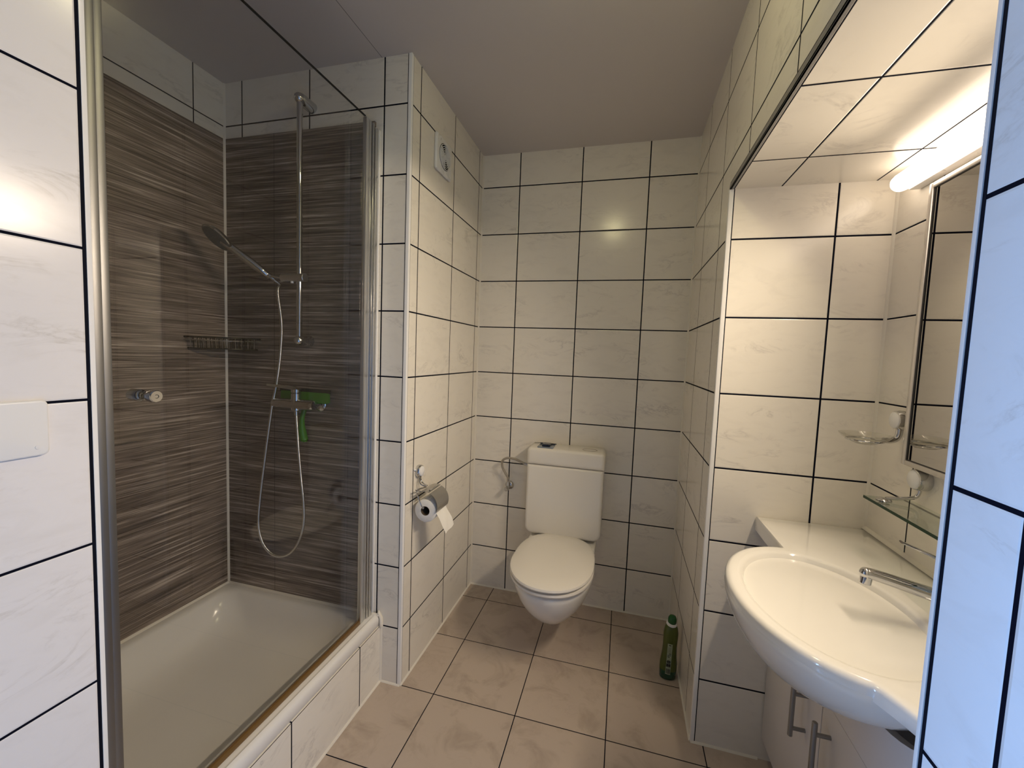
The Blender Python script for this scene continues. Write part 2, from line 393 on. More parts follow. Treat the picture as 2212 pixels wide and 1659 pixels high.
for a in ((-3.35, -3.31, .42, 1.9), (-2.54, -2.5, .42, 1.9), (-3.31, -2.54, .42, .46), (-3.31, -2.54, 1.86, 1.9)):
    b.box(XH-0.07, XH-0.02, *a, WHITEP)
struct(b.build('window_1'))

# tile trims on the outer corners
TN = [0]
def trim(build, mats=None):
    TN[0] += 1; b = MB(); build(b); return struct(b.build('trim_%d' % TN[0]))
def vcorner(x, y, sx, sy, z0, z1, wd=0.0115, m=TRIMW, g=(0.0032, 0.0032)):
    """one rounded L profile; sx, sy: directions in which the two faces run away from the corner"""
    def f(b):
        e = 0.0014; t = 0.004
        L = [(-e+.0012, -e), (wd, -e), (wd, t), (t, t), (t, wd), (-e, wd), (-e, -e+.0012), (-e+.0004, -e+.0004)]
        b.loft([[Vector((x+sx*u, y+sy*v, z)) for u, v in L] for z in (z0, z1)], m)
        if g[0]: b.box(x+sx*wd, x+sx*(wd+g[0]), y-sy*0.0004, y+sy*0.002, z0, z1, GROUTM)
        if g[1]: b.box(x-sx*0.0004, x+sx*0.002, y+sy*wd, y+sy*(wd+g[1]), z0, z1, GROUTM)
    trim(f)
vcorner(0.0, YD, -1, 1, 0, ZC)                 # duct corner
vcorner(W, YN, 1, 1, 0, ZS)                    # niche far corner
vcorner(XL, YL, -1, -1, 0, ZC, wd=0.0065, g=(0, 0.0045))                 # end of the left wall
vcorner(XR, YR, 1, -1, 0, ZC, wd=0.0045, g=(0, 0.0040))              # end of the right wall
def f(b):
    e = 0.0012; wd = 0.010; g = 0.003
    b.box(W-e, W+wd, YR, YN+0.004, ZS-e, ZS+0.004, TRIMG, 0.0008, 1); b.box(W-e, W+0.004, YR, YN+0.004, ZS-e, ZS+0.017, TRIMG, 0.0008, 1)
    b.box(W+wd, W+wd+g, YR, YN, ZS-0.0003, ZS+0.002, GROUTM); b.box(W-0.0003, W+0.002, YR, YN, ZS+0.017, ZS+0.017+g, GROUTM)
trim(f)
# cream silicone in the inner corners
def bead(b, p0, p1, d1, d2, r=0.0065, m=SILI):
    """quarter fillet; d1, d2 = directions into the room from the corner line"""
    p0 = Vector(p0); p1 = Vector(p1); d1 = Vector(d1); d2 = Vector(d2); rings = []
    for p in (p0, p1):
        rg = [p]
        for k in range(5):
            a = PI/2*k/4; rg.append(p + d1*(r-r*0.55*math.sin(a)) * (1 if k < 4 else 0) + d2*(r-r*0.55*math.cos(a))*(1 if k > 0 else 0))
        rings.append(rg)
    b.loft(rings, m)
X1, Y1, Z1 = Vector((1, 0, 0)), Vector((0, 1, 0)), Vector((0, 0, 1))
for p, a, c, z0, z1 in (((0, 0), X1, -Y1, 0, ZC), ((W, 0), -X1, -Y1, 0, ZC), ((XS+0.009, YD-0.009), X1, -Y1, 0.28, 2.182), ((XS, YD), X1, -Y1, 2.182, ZC), ((XN, YN), -X1, -Y1, 0.84, ZS)):
    trim(lambda b: bead(b, (p[0], p[1], z0), (p[0], p[1], z1), a, c))
trim(lambda b: (bead(b, (0, 0, 0), (W, 0, 0), -Y1, Z1, 0.006), bead(b, (0, YD, 0), (0, 0, 0), X1, Z1, 0.006), bead(b, (XK, YD, 0), (0.0, YD, 0), -Y1, Z1, 0.006),
                bead(b, (XK, YL, 0), (XK, YD, 0), X1, Z1, 0.006), bead(b, (W, YN, 0), (W, 0, 0), -X1, Z1, 0.006), bead(b, (W, YN, 0), (1.307, YN, 0), -Y1, Z1, 0.006)))
trim(lambda b: bead(b, (XK, YD, 0), (XK, YD, 0.27), X1, -Y1, 0.007))
trim(lambda b: bead(b, (XN, YR, 0.841), (XN, YN, 0.841), -X1, Z1, 0.009))

# ------------------------------------------------------------------ shower tray
def R3(pts, z): return [Vector((x, y, z)) for x, y in pts]
x0, x1, y0, y1 = XS+0.009, XK-0.002, YL, YD-0.009
b = MB(); rings = []
for ins, z, r in ((0.004, 0.238, 0.006), (0.0, 0.242, 0.006), (0.0, 0.268, 0.006), (0.003, 0.278, 0.008), (0.010, 0.283, 0.010)):
    rings.append(R3(rrect(x0+ins*.2, x1-ins, y0+ins*.2, y1-ins*.2, r), z))
def tr(dx0, dx1, dy, z, r): rings.append(R3(rrect(x0+dx0, x1-dx1, y0+dy, y1-dy, r), z))
tr(0.004, 0.016, 0.004, 0.2845, 0.012); tr(0.005, 0.020, 0.005, 0.281, 0.014); tr(0.006, 0.026, 0.006, 0.281, 0.014); tr(0.008, 0.060, 0.008, 0.2815, 0.02)
tr(0.030, 0.072, 0.030, 0.279, 0.05); tr(0.040, 0.080, 0.040, 0.270, 0.07); tr(0.055, 0.090, 0.055, 0.225, 0.10)
tr(0.075, 0.105, 0.080, 0.175, 0.12); tr(0.110, 0.130, 0.120, 0.152, 0.13); tr(0.19, 0.20, 0.20, 0.142, 0.12); tr(0.31, 0.31, 0.33, 0.138, 0.05)
b.loft(rings, ENAMEL, cap0=False, cap1=True)
tray = tag(b.build('shower_tray', sharp=50), 'white enamel shower tray with a raised rim, in the tiled recess behind the glass', 'shower tray')
b = MB()
bead(b, (x0, y0, 0.281), (x0, y1, 0.281), X1, Z1, 0.007); bead(b, (x0, y1, 0.281), (x1, y1, 0.281), -Y1, Z1, 0.007)
b.tube([(x1-0.012, y1, 0.268), (x1-0.004, y1+0.002, 0.292), (x1+0.004, y1+0.004, 0.27), (x1+0.006, y1+0.004, 0.235)], 0.008, SILI, 8)
b.build('silicone_seal', tray)

# ------------------------------------------------------------------ shower glass door
sd = thing('shower_door', 'clear glass shower door in bright metal side profiles, standing on the tray rim', 'shower door', (XG, -1.25, 0.2845))
ZT = 2.160
b = MB(); b.box(XG-0.003, XG+0.003, -1.655, -0.872, 0.296, ZT, GLASS); b.build('glass_panel', sd, smooth=False)
b = MB(); b.box(XG-0.0034, XG+0.0034, -1.655, -0.872, ZT, ZT+0.0022, BLACKR); b.build('glass_top_edge', sd, smooth=False)
b = MB(); b.box(XG-0.006, XG+0.007, -1.66, -0.87, 0.2818, 0.2965, SEALM, 0.002); b.build('bottom_seal', sd)
b = MB()
b.box(XG-0.008, XG+0.008, -0.874, -0.852, 0.2825, ZT-0.001, ALU, 0.003)
b.box(XG-0.011, XG+0.006, -0.850, -0.838, 0.2825, ZT-0.001, ALU, 0.002)
b.box(XG-0.012, XG+0.010, -0.836, -0.826, 0.2825, ZT-0.001, CHROME, 0.003)
b.build('hinge_profile', sd)
b = MB()
b.box(XG-0.014, XG+0.013, -0.824, -0.806, 0.2825, ZT-0.012, ALU, 0.003); b.build('wall_profile', sd)
b = MB(); b.box(XG-0.014, XG+0.014, -0.803, YD, 0.2825, ZT-0.012, WHITEP, 0.002); b.build('sealing_strip', sd)
b = MB()
b.box(XG-0.014, XG+0.016, YL+0.001, -1.690, 0.2825, ZT, POST, 0.002); b.box(XG-0.012, XG+0.011, -1.690, -1.684, 0.2825, ZT, POST, 0.001)
b.box(XG-0.014, XG+0.014, -1.684, -1.668, 0.2825, ZT, POST, 0.003); b.box(XG-0.010, XG+0.008, -1.668, -1.652, 0.2825, ZT, POST, 0.003)
b.build('latch_profile', sd)
for s in (1, -1):
    b = MB(); X0 = XG + s*0.003; KL = 0.026 if s == 1 else 0.036
    b.lathe([(0.007, 0), (0.0085, 0.002), (0.0080, KL*.22), (0.0115, KL*.30), (0.0125, KL*.40), (0.0125, KL-.002), (0.0110, KL), (0.0001, KL)], CHROME, (X0, -1.592, 1.228), (s, 0, 0), 32)
    k = b.build('door_knob', sd)
    if s == 1:
        b = MB(); b.tube([(X0+0.0262, -1.592+0.0035*math.cos(a), 1.228+0.0035*math.sin(a)) for a in [math.radians(q) for q in range(-130, 131, 20)]], 0.0005, INK, 6)
        b.build('knob_mark', k)

# ------------------------------------------------------------------ shower rail, hand shower, hose
sr = thing('shower_rail', 'chrome vertical shower rail with a sliding holder on the brown tiled wall', 'shower rail', (-0.425, -0.801, 1.36))
RXY = (-0.425, -0.858)
b = MB(); b.cyl((RXY[0], RXY[1], 1.365), (RXY[0], RXY[1], 2.262), 0.0105, CHROME, 24); b.build('rail', sr)
for z, Y0 in ((2.262, YD), (1.362, YD-0.009)):
    b = MB(); b.lathe([(0.021, 0), (0.021, Y0+0.850), (0.020, Y0+0.859), (0.015, Y0+0.872), (0.007, Y0+0.879), (0.0001, Y0+0.880)], CHROME, (RXY[0], Y0, z), (0, -1, 0), 32)
    b.build('wall_bracket', sr)
b = MB(); b.cyl((-0.505, RXY[1], 1.602), (-0.402, RXY[1], 1.602), 0.0165, ALU, 28, bev=0.002)
b.cyl((-0.408, RXY[1], 1.602), (-0.398, RXY[1], 1.602), 0.017, STEEL, 28, bev=0.002); b.cyl((-0.455, RXY[1]-.004, 1.602), (-0.455, RXY[1]-.004, 1.581), 0.006, WHITEP, 12)
b.cyl((-0.503, RXY[1], 1.602), (-0.556, RXY[1]-0.014, 1.608), 0.005, CHROME, 14)
b.build('slider', sr)
H0 = Vector((-0.562, -0.874, 1.613)); HC = Vector((-0.688, -0.972, 1.732))
hd = (HC-H0).normalized(); nrm = Vector((-0.20, -0.60, -0.77)); nrm = (nrm-hd*nrm.dot(hd)).normalized()
hs_ = thing('hand_shower', 'chrome hand shower with a round grey face, clipped in the rail holder', 'hand shower', H0)
b = MB()
L = (HC-H0).length
P = [H0 + hd*t for t in (-0.004, 0.0, 0.03, 0.07, 0.12, 0.17, L-0.05, L-0.02)]
RR = [0.010, 0.012, 0.0150, 0.0165, 0.0145, 0.0125, 0.013, 0.016]
P[-1] = P[-1]-nrm*0.004
b.tube(P, 0.01, CHROME, 24, rf=lambda i: RR[i]); b.build('handle', hs_)
b = MB(); b.lathe([(0.0001, -0.014), (0.03, -0.013), (0.050, -0.007), (0.057, 0.000), (0.058, 0.004), (0.055, 0.007)], CHROME, HC, nrm, 48)
hh = b.build('spray_head', hs_)
b = MB(); b.lathe([(0.053, 0.0068), (0.051, 0.0085), (0.0001, 0.0090)], HEADFACE, HC, nrm, 48)
Xn, Yn_, An = frame_z(nrm)
for k in range(1, 5):
    for j in range(6*k):
        a = 2*PI*j/(6*k); c = HC+nrm*0.0088+Xn*(0.0115*k*math.cos(a))+Yn_*(0.0115*k*math.sin(a)); b.lathe([(0.0016, 0), (0.0008, 0.0015)], HEADFACE, c, nrm, 6)
b.build('spray_face', hh)
b = MB(); b.cyl(H0-hd*0.003, H0-hd*0.016, 0.0115, CHROME, 20, bev=0.001); b.cyl(H0-hd*0.016, H0-hd*0.030, 0.0085, CHROME, 20, r2=0.0075); b.build('hose_nut', hs_)
HE = H0-hd*0.030
hp = bez([HE, HE-hd*0.02+Vector((0.004, 0, -0.006)), (-0.517, -0.868, 1.545), (-0.505, -0.862, 1.42), (-0.512, -0.862, 1.30), (-0.531, -0.862, 1.18), (-0.549, -0.866, 1.09), (-0.582, -0.868, 0.88), (-0.606, -0.868, 0.72), (-0.615, -0.868, 0.607),
          (-0.600, -0.866, 0.535), (-0.562, -0.864, 0.493), (-0.516, -0.862, 0.484), (-0.466, -0.860, 0.505), (-0.423, -0.860, 0.562), (-0.401, -0.860, 0.640), (-0.402, -0.860, 0.72), (-0.413, -0.860, 0.81), (-0.428, -0.858, 0.93), (-0.438, -0.856, 1.03), (-0.441, -0.856, 1.075)], 16)
hp = resample(hp, 0.0016)
b = MB(); b.tube(hp, 0.006, HOSEM, 10, rf=lambda i: 0.0063 if (i % 3) else 0.0050)
tag(b.build('shower_hose', sharp=80), 'ribbed metal shower hose hanging in a long loop below the hand shower', 'hose')

# ------------------------------------------------------------------ mixer
mx = thing('shower_mixer', 'chrome single-lever shower mixer under the rail on the brown tiled wall', 'mixer tap', (-0.43, -0.801, 1.11))
MZ = 1.112; MY = -0.856
b = MB()
b.lathe([(0.0001, 0), (0.014, 0.002), (0.019, 0.010), (0.0205, 0.03), (0.0205, 0.185), (0.018, 0.197), (0.0001, 0.202)], CHROME, (-0.553, MY, MZ), (1, 0, 0), 32)
b.cyl((-0.441, MY, MZ+0.045), (-0.441, MY, MZ-0.026), 0.019, CHROME, 28, bev=0.003)
b.cyl((-0.441, MY, MZ-0.026), (-0.441, MY, MZ-0.043), 0.009, CHROME, 20, bev=0.001)
b.build('body', mx)
for X in (-0.525, -0.375):
    b = MB(); b.lathe([(0.030, 0), (0.030, 0.004), (0.022, 0.011), (0.013, 0.013), (0.013, 0.045)], CHROME, (X, YD-0.009, MZ), (0, -1, 0), 32); b.build('wall_rosette', mx)
b = MB(); b.cyl((-0.441, MY, MZ+0.045), (-0.441, MY, MZ+0.062), 0.0195, CHROME, 28, bev=0.003)
bm_o = [(-0.455, MY-0.014), (-0.428, MY-0.014), (-0.432, MY+0.012), (-0.455, MY+0.012)]
rings = []
for t in range(7):
    s_ = t/6; c = Vector((-0.441-0.085*s_, MY-0.055*s_, MZ+0.063+0.014*s_)); hw = 0.015-0.006*s_; th = 0.007-0.003*s_
    dr = Vector((0.54, -0.84, 0)); rings.append([c+dr*hw+Z1*th, c-dr*hw+Z1*th, c-dr*hw-Z1*th, c+dr*hw-Z1*th])
b.loft(rings, CHROME); b.build('lever', mx)
# squeegee hung behind the mixer
sq = thing('squeegee', 'green plastic squeegee with a black rubber blade, resting behind the shower mixer', 'squeegee', (-0.435, -0.815, 1.14))
b = MB()
rings = []
for X in (-0.548, -0.540, -0.325, -0.318):
    e = 0.004 if X in (-0.548, -0.318) else 0
    rings.append([Vector((X, y, z)) for y, z in ((-0.826+e*.5, 1.117+e), (-0.812-e*.5, 1.117+e), (-0.814-e*.5, 1.158), (-0.819, 1.160), (-0.823+e*.5, 1.158))])
b.loft(rings, GREENP); b.build('blade_holder', sq)
b = MB(); b.box(-0.552, -0.312, -0.8215, -0.8155, 1.157, 1.1715, BLACKR); b.build('rubber_blade', sq, smooth=False)
b = MB(); hpth = bez([(-0.432, -0.819, 1.12), (-0.434, -0.822, 1.085), (-0.440, -0.826, 1.05), (-0.442, -0.824, 1.01), (-0.438, -0.820, 0.975), (-0.432, -0.818, 0.955)], 6)
b.tube(hpth, 0.01, GREENP, 14, rf=lambda i: 0.015-0.006*math.sin(PI*min(1, i/20))+(-0.006 if i > len(hpth)-3 else 0)); b.build('handle', sq)

# ------------------------------------------------------------------ corner wire basket
wb = thing('wire_basket', 'dark wire soap basket fixed in the corner of the shower walls', 'basket', (XS+0.012, YD-0.012, 1.32))
cx_, cy_ = XS+0.012, YD-0.012; ZB, ZTp = 1.318, 1.362
def arc(n, ins=0.0, z=ZTp):
    A = Vector((cx_+0.0, cy_-0.178, z)); B = Vector((cx_+0.178, cy_, z)); out = []
    for k in range(n+1):
        t = k/n; p = A.lerp(B, t); bul = math.sin(PI*t)*0.040; p = p + Vector((1, -1, 0)).normalized()*(bul-ins); out.append(p)
    return out
top = arc(24); bot = arc(24, 0.012, ZB)
b = MB(); b.tube([Vector((cx_, cy_, ZTp))] + top + [Vector((cx_, cy_, ZTp))], 0.0030, DARKWIRE, 8); b.tube([p+Z1*-0.012 for p in top], 0.0022, CHROME, 8); b.build('top_rim', wb)
b = MB(); b.tube([Vector((cx_+.004, cy_-.004, ZB))] + bot[1:-1] + [Vector((cx_+.004, cy_-.004, ZB))], 0.0025, DARKWIRE, 8); b.build('bottom_rim', wb)
b = MB()
for k in range(2, 23):
    if k % 1 == 0: b.tube([top[k], bot[k]], 0.0014, DARKWIRE if k % 2 else CHROME, 6)
for k in range(1, 9):
    t = k/9
    b.tube([Vector((cx_+0.160*t, cy_-.003, ZB)), Vector((cx_+0.165*t, cy_-.002, ZTp))], 0.0014, DARKWIRE, 6)
    b.tube([Vector((cx_+.003, cy_-0.160*t, ZB)), Vector((cx_+.002, cy_-0.165*t, ZTp))], 0.0014, DARKWIRE, 6)
for k in range(3, 22, 2): b.tube([bot[k], Vector((cx_+.004, cy_-.004, ZB))], 0.0014, DARKWIRE, 6)
b.build('wires', wb)

# ------------------------------------------------------------------ toilet
wc = thing('toilet', 'white wall-hung toilet with a closed lid and a cistern above it', 'toilet', (0.54, -0.3, 0.07))
CX = 0.538
def dshape(hw, yf, yb, n=56, nb=3.4, cx=CX, mid=0.45):
    """D-like outline: elliptic front, squarish back"""
    ym = yf+(yb-yf)*mid; pts = []
    for k in range(n):
        a = 2*PI*k/n; c, s_ = math.cos(a), math.sin(a)
        if s_ <= 0: pts.append((cx+hw*math.copysign(abs(c)**0.92, c), ym+(ym-yf)*s_))
        else:
            e = 2/nb; xx = math.copysign(abs(c)**e, c); yy = abs(s_)**e
            pts.append((cx+hw*xx*(1-0.15*yy**2.5), ym+(yb-ym)*yy))
    return pts
def dring(hw, yf, yb, z, **k): return [Vector((x, y, z)) for x, y in dshape(hw, yf, yb, **k)]
b = MB()
b.loft([dring(0.165, -0.62, -0.02, 0.388), dring(0.176, -0.645, -0.006, 0.388), dring(0.180, -0.652, -0.004, 0.380), dring(0.178, -0.648, -0.004, 0.355), dring(0.168, -0.625, -0.004, 0.31), dring(0.152, -0.592, -0.004, 0.265),
        dring(0.128, -0.545, -0.004, 0.22), dring(0.102, -0.497, -0.004, 0.182), dring(0.078, -0.455, -0.004, 0.155), dring(0.055, -0.42, -0.004, 0.138), dring(0.035, -0.395, -0.02, 0.131)][::-1], CER)
b.box(CX-0.170, CX+0.170, -0.195, -0.004, 0.34, 0.4055, CER, 0.012, 3)
b.build('bowl', wc, sharp=50)
b = MB(); b.loft([dring(0.163, -0.636, -0.175, 0.3925), dring(0.168, -0.642, -0.17, 0.394), dring(0.180, -0.661, -0.157, 0.3955), dring(0.1825, -0.665, -0.154, 0.402), dring(0.1815, -0.663, -0.156, 0.409), dring(0.176, -0.655, -0.162, 0.4115), dring(0.163, -0.636, -0.175, 0.412)], SEATM); b.build('seat', wc)
b = MB(); b.loft([dring(0.163, -0.646, -0.165, 0.4165), dring(0.168, -0.652, -0.16, 0.4175), dring(0.180, -0.668, -0.147, 0.4195), dring(0.1825, -0.671, -0.145, 0.425), dring(0.1805, -0.668, -0.148, 0.432), dring(0.172, -0.655, -0.16, 0.4365), dring(0.13, -0.58, -0.20, 0.440), dring(0.06, -0.45, -0.27, 0.4415)], SEATM)
b.box(CX-0.085, CX-0.055, -0.185, -0.165, 0.400, 0.425, SEATM, 0.003); b.box(CX+0.055, CX+0.085, -0.185, -0.165, 0.400, 0.425, SEATM, 0.003); b.build('lid', wc)
# cistern
b = MB()
def cist(xa, xb, za, zb, rb, rt_, y0_, y1_, mat, bev, bulge=0.0):
    pts = []
    for cxx, czz, a0, r in ((xb-rt_, zb-rt_, 0, rt_), (xa+rt_, zb-rt_, 90, rt_), (xa+rb, za+rb, 180, rb), (xb-rb, za+rb, 270, rb)):
        for k in range(7):
            a = math.radians(a0+90*k/6); pts.append((cxx+r*math.cos(a), czz+r*math.sin(a)))
    prism(b, pts, lambda u, v, d: (u, d - (bulge*(1-((u-CX)/0.2)**2) if d < -0.05 else 0), v), y0_, y1_, mat, bev, 4)
cist(0.344, 0.729, 0.424, 0.7838, 0.035, 0.004, -0.004, -0.158, CISTERN, 0.014, 0.006)
ci = b.build('cistern', wc, sharp=60)
b = MB(); cist(0.342, 0.733, 0.785, 0.872, 0.004, 0.022, -0.004, -0.162, CISTERN, 0.018, 0.008); b.build('cistern_lid', ci, sharp=60)
b = MB(); prism(b, rrect(0.392, 0.474, -0.150, -0.062, 0.006), lambda u, v, d: (u, v, d), 0.8715, 0.8765, BTNPL, 0.0015); b.tube([(0.392, -0.062, 0.8785), (0.36, -0.060, 0.8745)], 0.0012, INK, 6); b.tube([(0.392, -0.062, 0.8785), (0.478, -0.062, 0.8785)], 0.0025, BTN, 6)
b.build('flush_plate', ci)
b = MB(); prism(b, rrect(0.413, 0.455, -0.138, -0.080, 0.006), lambda u, v, d: (u, v, d), 0.8765, 0.888, BTN, 0.004, 3); b.build('flush_button', ci)
b = MB(); b.tube([(0.655+0.036*math.cos(a), -0.1+0.026*math.sin(a), 0.8722) for a in [2*PI*k/40 for k in range(41)]], 0.0010, simple('shadow_gap', (0.20, 0.17, 0.12), 0.7), 6); b.build('cover_cap', ci)
# angle valve and supply hose
av = thing('angle_valve', 'small chrome angle valve on the back wall left of the cistern', 'valve', (0.214, 0.0, 0.612))
b = MB(); b.lathe([(0.024, 0), (0.024, 0.003), (0.018, 0.010), (0.008, 0.013), (0.008, 0.03)], CHROME, (0.216, 0, 0.612), (0, -1, 0), 28); b.build('rosette', av)
b = MB(); b.cyl((0.216, -0.012, 0.612), (0.216, -0.052, 0.612), 0.010, CHROME, 20, bev=0.002); b.cyl((0.216, -0.040, 0.608), (0.216, -0.040, 0.640), 0.008, CHROME, 16); b.build('body', av)
b = MB(); b.lathe([(0.006, 0), (0.012, 0.003), (0.013, 0.012), (0.010, 0.018), (0.0001, 0.019)], CHROME, (0.216, -0.052, 0.608), (-0.15, -1, -0.25), 20); b.build('knob', av)
b = MB(); vp = resample(bez([(0.216, -0.040, 0.640), (0.214, -0.040, 0.665), (0.200, -0.045, 0.690), (0.184, -0.050, 0.722), (0.184, -0.055, 0.757), (0.208, -0.060, 0.776), (0.246, -0.065, 0.779), (0.285, -0.070, 0.770), (0.322, -0.075, 0.757)], 8), 0.004)
b.tube(vp, 0.0062, BRAID, 12)
b.cyl((0.216, -0.040, 0.632), (0.216, -0.040, 0.655), 0.0085, CHROME, 6)
b.cyl((0.312, -0.074, 0.760), (0.352, -0.077, 0.752), 0.0085, CHROME, 16, bev=0.001)
tag(b.build('supply_hose'), 'thin braided water hose arching from the angle valve to the cistern', 'hose')

# ------------------------------------------------------------------ toilet paper
ph = thing('toilet_paper_holder', 'chrome toilet paper holder with a curved metal cover on the alcove wall', 'toilet paper holder', (0.0, -0.68, 0.85))
b = MB(); b.lathe([(0.024, 0), (0.0255, 0.004), (0.0255, 0.014), (0.023, 0.018), (0.0001, 0.018)], CHROME, (0.0, -0.680, 0.848), (1, 0, 0), 32); sd_ = b.build('suction_disc', ph)
b = MB(); b.lathe([(0.021, 0.0), (0.020, 0.004), (0.012, 0.008), (0.0001, 0.009)], WHITEP, (0.018, -0.680, 0.848), (1, 0, 0), 32); b.build('cap', sd_)
b = MB(); b.tube([(0.0, -0.712, 0.858), (0.008, -0.706, 0.858)], 0.003, WHITEP, 8); b.build('release_tab', sd_)
RC = Vector((0.062, 0, 0.715)); y_a, y_b = -0.728, -0.628
b = MB()
b.tube(bez([(0.012, -0.684, 0.824), (0.014, -0.688, 0.806), (0.024, -0.692, 0.795), (0.045, -0.690, 0.790)], 6), 0.0028, CHROME, 10)
b.tube(bez([(0.012, -0.676, 0.824), (0.014, -0.674, 0.806), (0.026, -0.676, 0.795), (0.045, -0.680, 0.790)], 6), 0.0028, CHROME, 10)
b.tube([(0.026, -0.744, 0.788), (0.048, -0.744, 0.786)] , 0.003, CHROME, 10)
b.tube(bez([(0.045, -0.690, 0.788), (0.030, -0.735, 0.787), (0.034, -0.744, 0.775), (0.048, -0.742, 0.735), (0.058, -0.738, 0.716)], 6), 0.0030, CHROME, 10)
b.tube([(0.058, -0.738, 0.716), (0.060, -0.64, 0.716)], 0.0030, CHROME, 10)
b.build('wire_arm', ph)
b = MB()
def cov(angs, rr=0.058, y0_=y_a-0.006, y1_=y_b+0.004):
    rings = []
    for y in (y0_, y1_):
        outer = [Vector((RC.x+rr*math.cos(math.radians(a))*0.95, y, RC.z+0.010+rr*math.sin(math.radians(a)))) for a in angs]
        inner = [Vector((RC.x+(rr-.0012)*math.cos(math.radians(a))*0.95, y, RC.z+0.010+(rr-.0012)*math.sin(math.radians(a)))) for a in angs][::-1]
        rings.append(outer+inner)
    b.loft(rings, STEEL)
cov(range(-22, 72, 6)); b.build('cover', ph)
b = MB(); cov(range(72, 130, 6), 0.0595)
b.cyl((RC.x+0.012, y_a+0.012, RC.z+0.0695), (RC.x+0.012, y_b-0.012, RC.z+0.0695), 0.003, CHROME, 10); b.build('cover_hinge', ph)
tp = thing('toilet_roll', 'half used roll of white toilet paper hanging under the metal cover', 'toilet roll', (0.06, -0.678, 0.66))
b = MB(); n = 40; ri, ro = 0.019, 0.046; RCZ = RC.z-0.012
def ringy(r, y, wob=0): return [Vector((RC.x+(r+wob*math.sin(3*t))*math.cos(t), y, RCZ+(r+wob*math.sin(3*t))*math.sin(t))) for t in [2*PI*j/n for j in range(n)]]
b.loft([ringy(ri, y_a), ringy(ro-.002, y_a), ringy(ro, y_a+.002), ringy(ro, y_b-.002), ringy(ro-.002, y_b), ringy(ri, y_b)], PAPER, False, False)
b.build('paper', tp, sharp=50)
b = MB(); b.loft([ringy(ri, y_a), ringy(ri-.001, y_a), ringy(ri-.001, y_b), ringy(ri, y_b)], CARD, False, False); b.build('core', tp)
b = MB(); rg = []
for t in range(9):
    s_ = t/8; z = RCZ-0.004-0.080*s_; x = RC.x+0.045+0.040*s_+0.004*math.sin(3*s_)
    rg.append([Vector((x+0.0015*math.sin(9*u+t), y_a+0.004+(y_b-y_a-0.012)*u + 0.006*s_, z+0.004*u)) for u in [k/10 for k in range(11)]])
back = [[p+Vector((-0.0006, 0, 0)) for p in r] for r in rg]
b.loft([r+bb[::-1] for r, bb in zip(rg, back)], PAPER); b.build('loose_sheet', tp)

# ------------------------------------------------------------------ extractor vent
ve = thing('ventilation_grille', 'square white ventilation cover with round slots high on the alcove wall', 'vent', (0, -0.525, 2.165))
vc = (-0.525, 2.163)
b = MB(); o = rrect(vc[0]-0.076, vc[0]+0.076, vc[1]-0.073, vc[1]+0.073, 0.008)
prism(b, o, lambda u, v, d: (d, u, v), 0.0, 0.014, WHITEP, 0.006, 3); vb = b.build('cover', ve)
b = MB(); b.lathe([(0.0525, 0.0139), (0.0525, 0.0144), (0.0001, 0.0144)], VOID, (0, *vc), (1, 0, 0), 48); b.build('opening', vb)
b = MB()
for r in (0.049, 0.041, 0.033, 0.025, 0.017, 0.009):
    rings = []
    for k in range(41):
        a = 2*PI*k/40; rings.append([Vector((0.0145+h, vc[0]+(r+q)*math.cos(a), vc[1]+(r+q)*math.sin(a))) for q, h in ((-0.0013, 0), (0.0013, 0), (0.0011, 0.0035), (-0.0011, 0.0035))])
    b.loft(rings, WHITEP, False, False)
b.lathe([(0.004, 0), (0.004, 0.004), (0.001, 0.0045)], WHITEP, (0.0145, *vc), (1, 0, 0), 16)
for a in (20, 80, 140, 200, 260, 320):
    a = math.radians(a); d = Vector((0, math.cos(a), math.sin(a))); pq = d.cross(X1)*0.001
    c0 = Vector((0.0145, *vc)); rings = [[c0+d*r+pq, c0+d*r-pq, c0+d*r-pq+X1*0.0035, c0+d*r+pq+X1*0.0035] for r in (0.004, 0.049)]
    b.loft(rings, WHITEP)
b.build('grille_rings', vb)

# ------------------------------------------------------------------ cleaner bottle
bt = thing('cleaner_bottle', 'green toilet cleaner bottle standing on the floor in the corner of the alcove', 'bottle', (1.048, -0.405, 0))
bx, by = 1.046, -0.405
def oval(a, c, z, dx=0, dy=0, n=32, e=0.8):
    return [Vector((bx+dx+a*math.copysign(abs(math.cos(t))**e, math.cos(t)), by+dy+c*math.copysign(abs(math.sin(t))**e, math.sin(t)), z)) for t in [2*PI*j/n for j in range(n)]]
sec = [(0.0, .028, .022), (0.004, .032, .026), (0.04, .034, .028), (0.065, .034, .028), (0.10, .0300, .0255), (0.14, .0280, .024), (0.175, .0290, .0245), (0.20, .0290, .0245), (0.222, .0250, .022), (0.232, .0200, .019)]
b = MB(); b.loft([oval(a, c, z, dx=0.004*z/0.2) for z, a, c in sec if z >= 0.04], BOTTLE); b.loft([oval(a, c, z, dx=0.004*z/0.2) for z, a, c in sec if z <= 0.065][:3] , BOTTLEB)
bt_b = b.build('body', bt, sharp=60)
b = MB(); b.lathe([(0.0195, 0), (0.0215, 0.003), (0.0205, 0.010), (0.017, 0.013)], WHITEP, (bx+.004, by, 0.230), (0.05, -0.1, 1), 24); b.build('collar', bt)
b = MB(); b.lathe([(0.016, 0), (0.0175, 0.004), (0.0170, 0.022), (0.013, 0.030), (0.006, 0.0335), (0.0001, 0.034)], CAPG, (bx+.005, by-.001, 0.240), (0.05, -0.15, 1), 24); b.build('cap', bt)
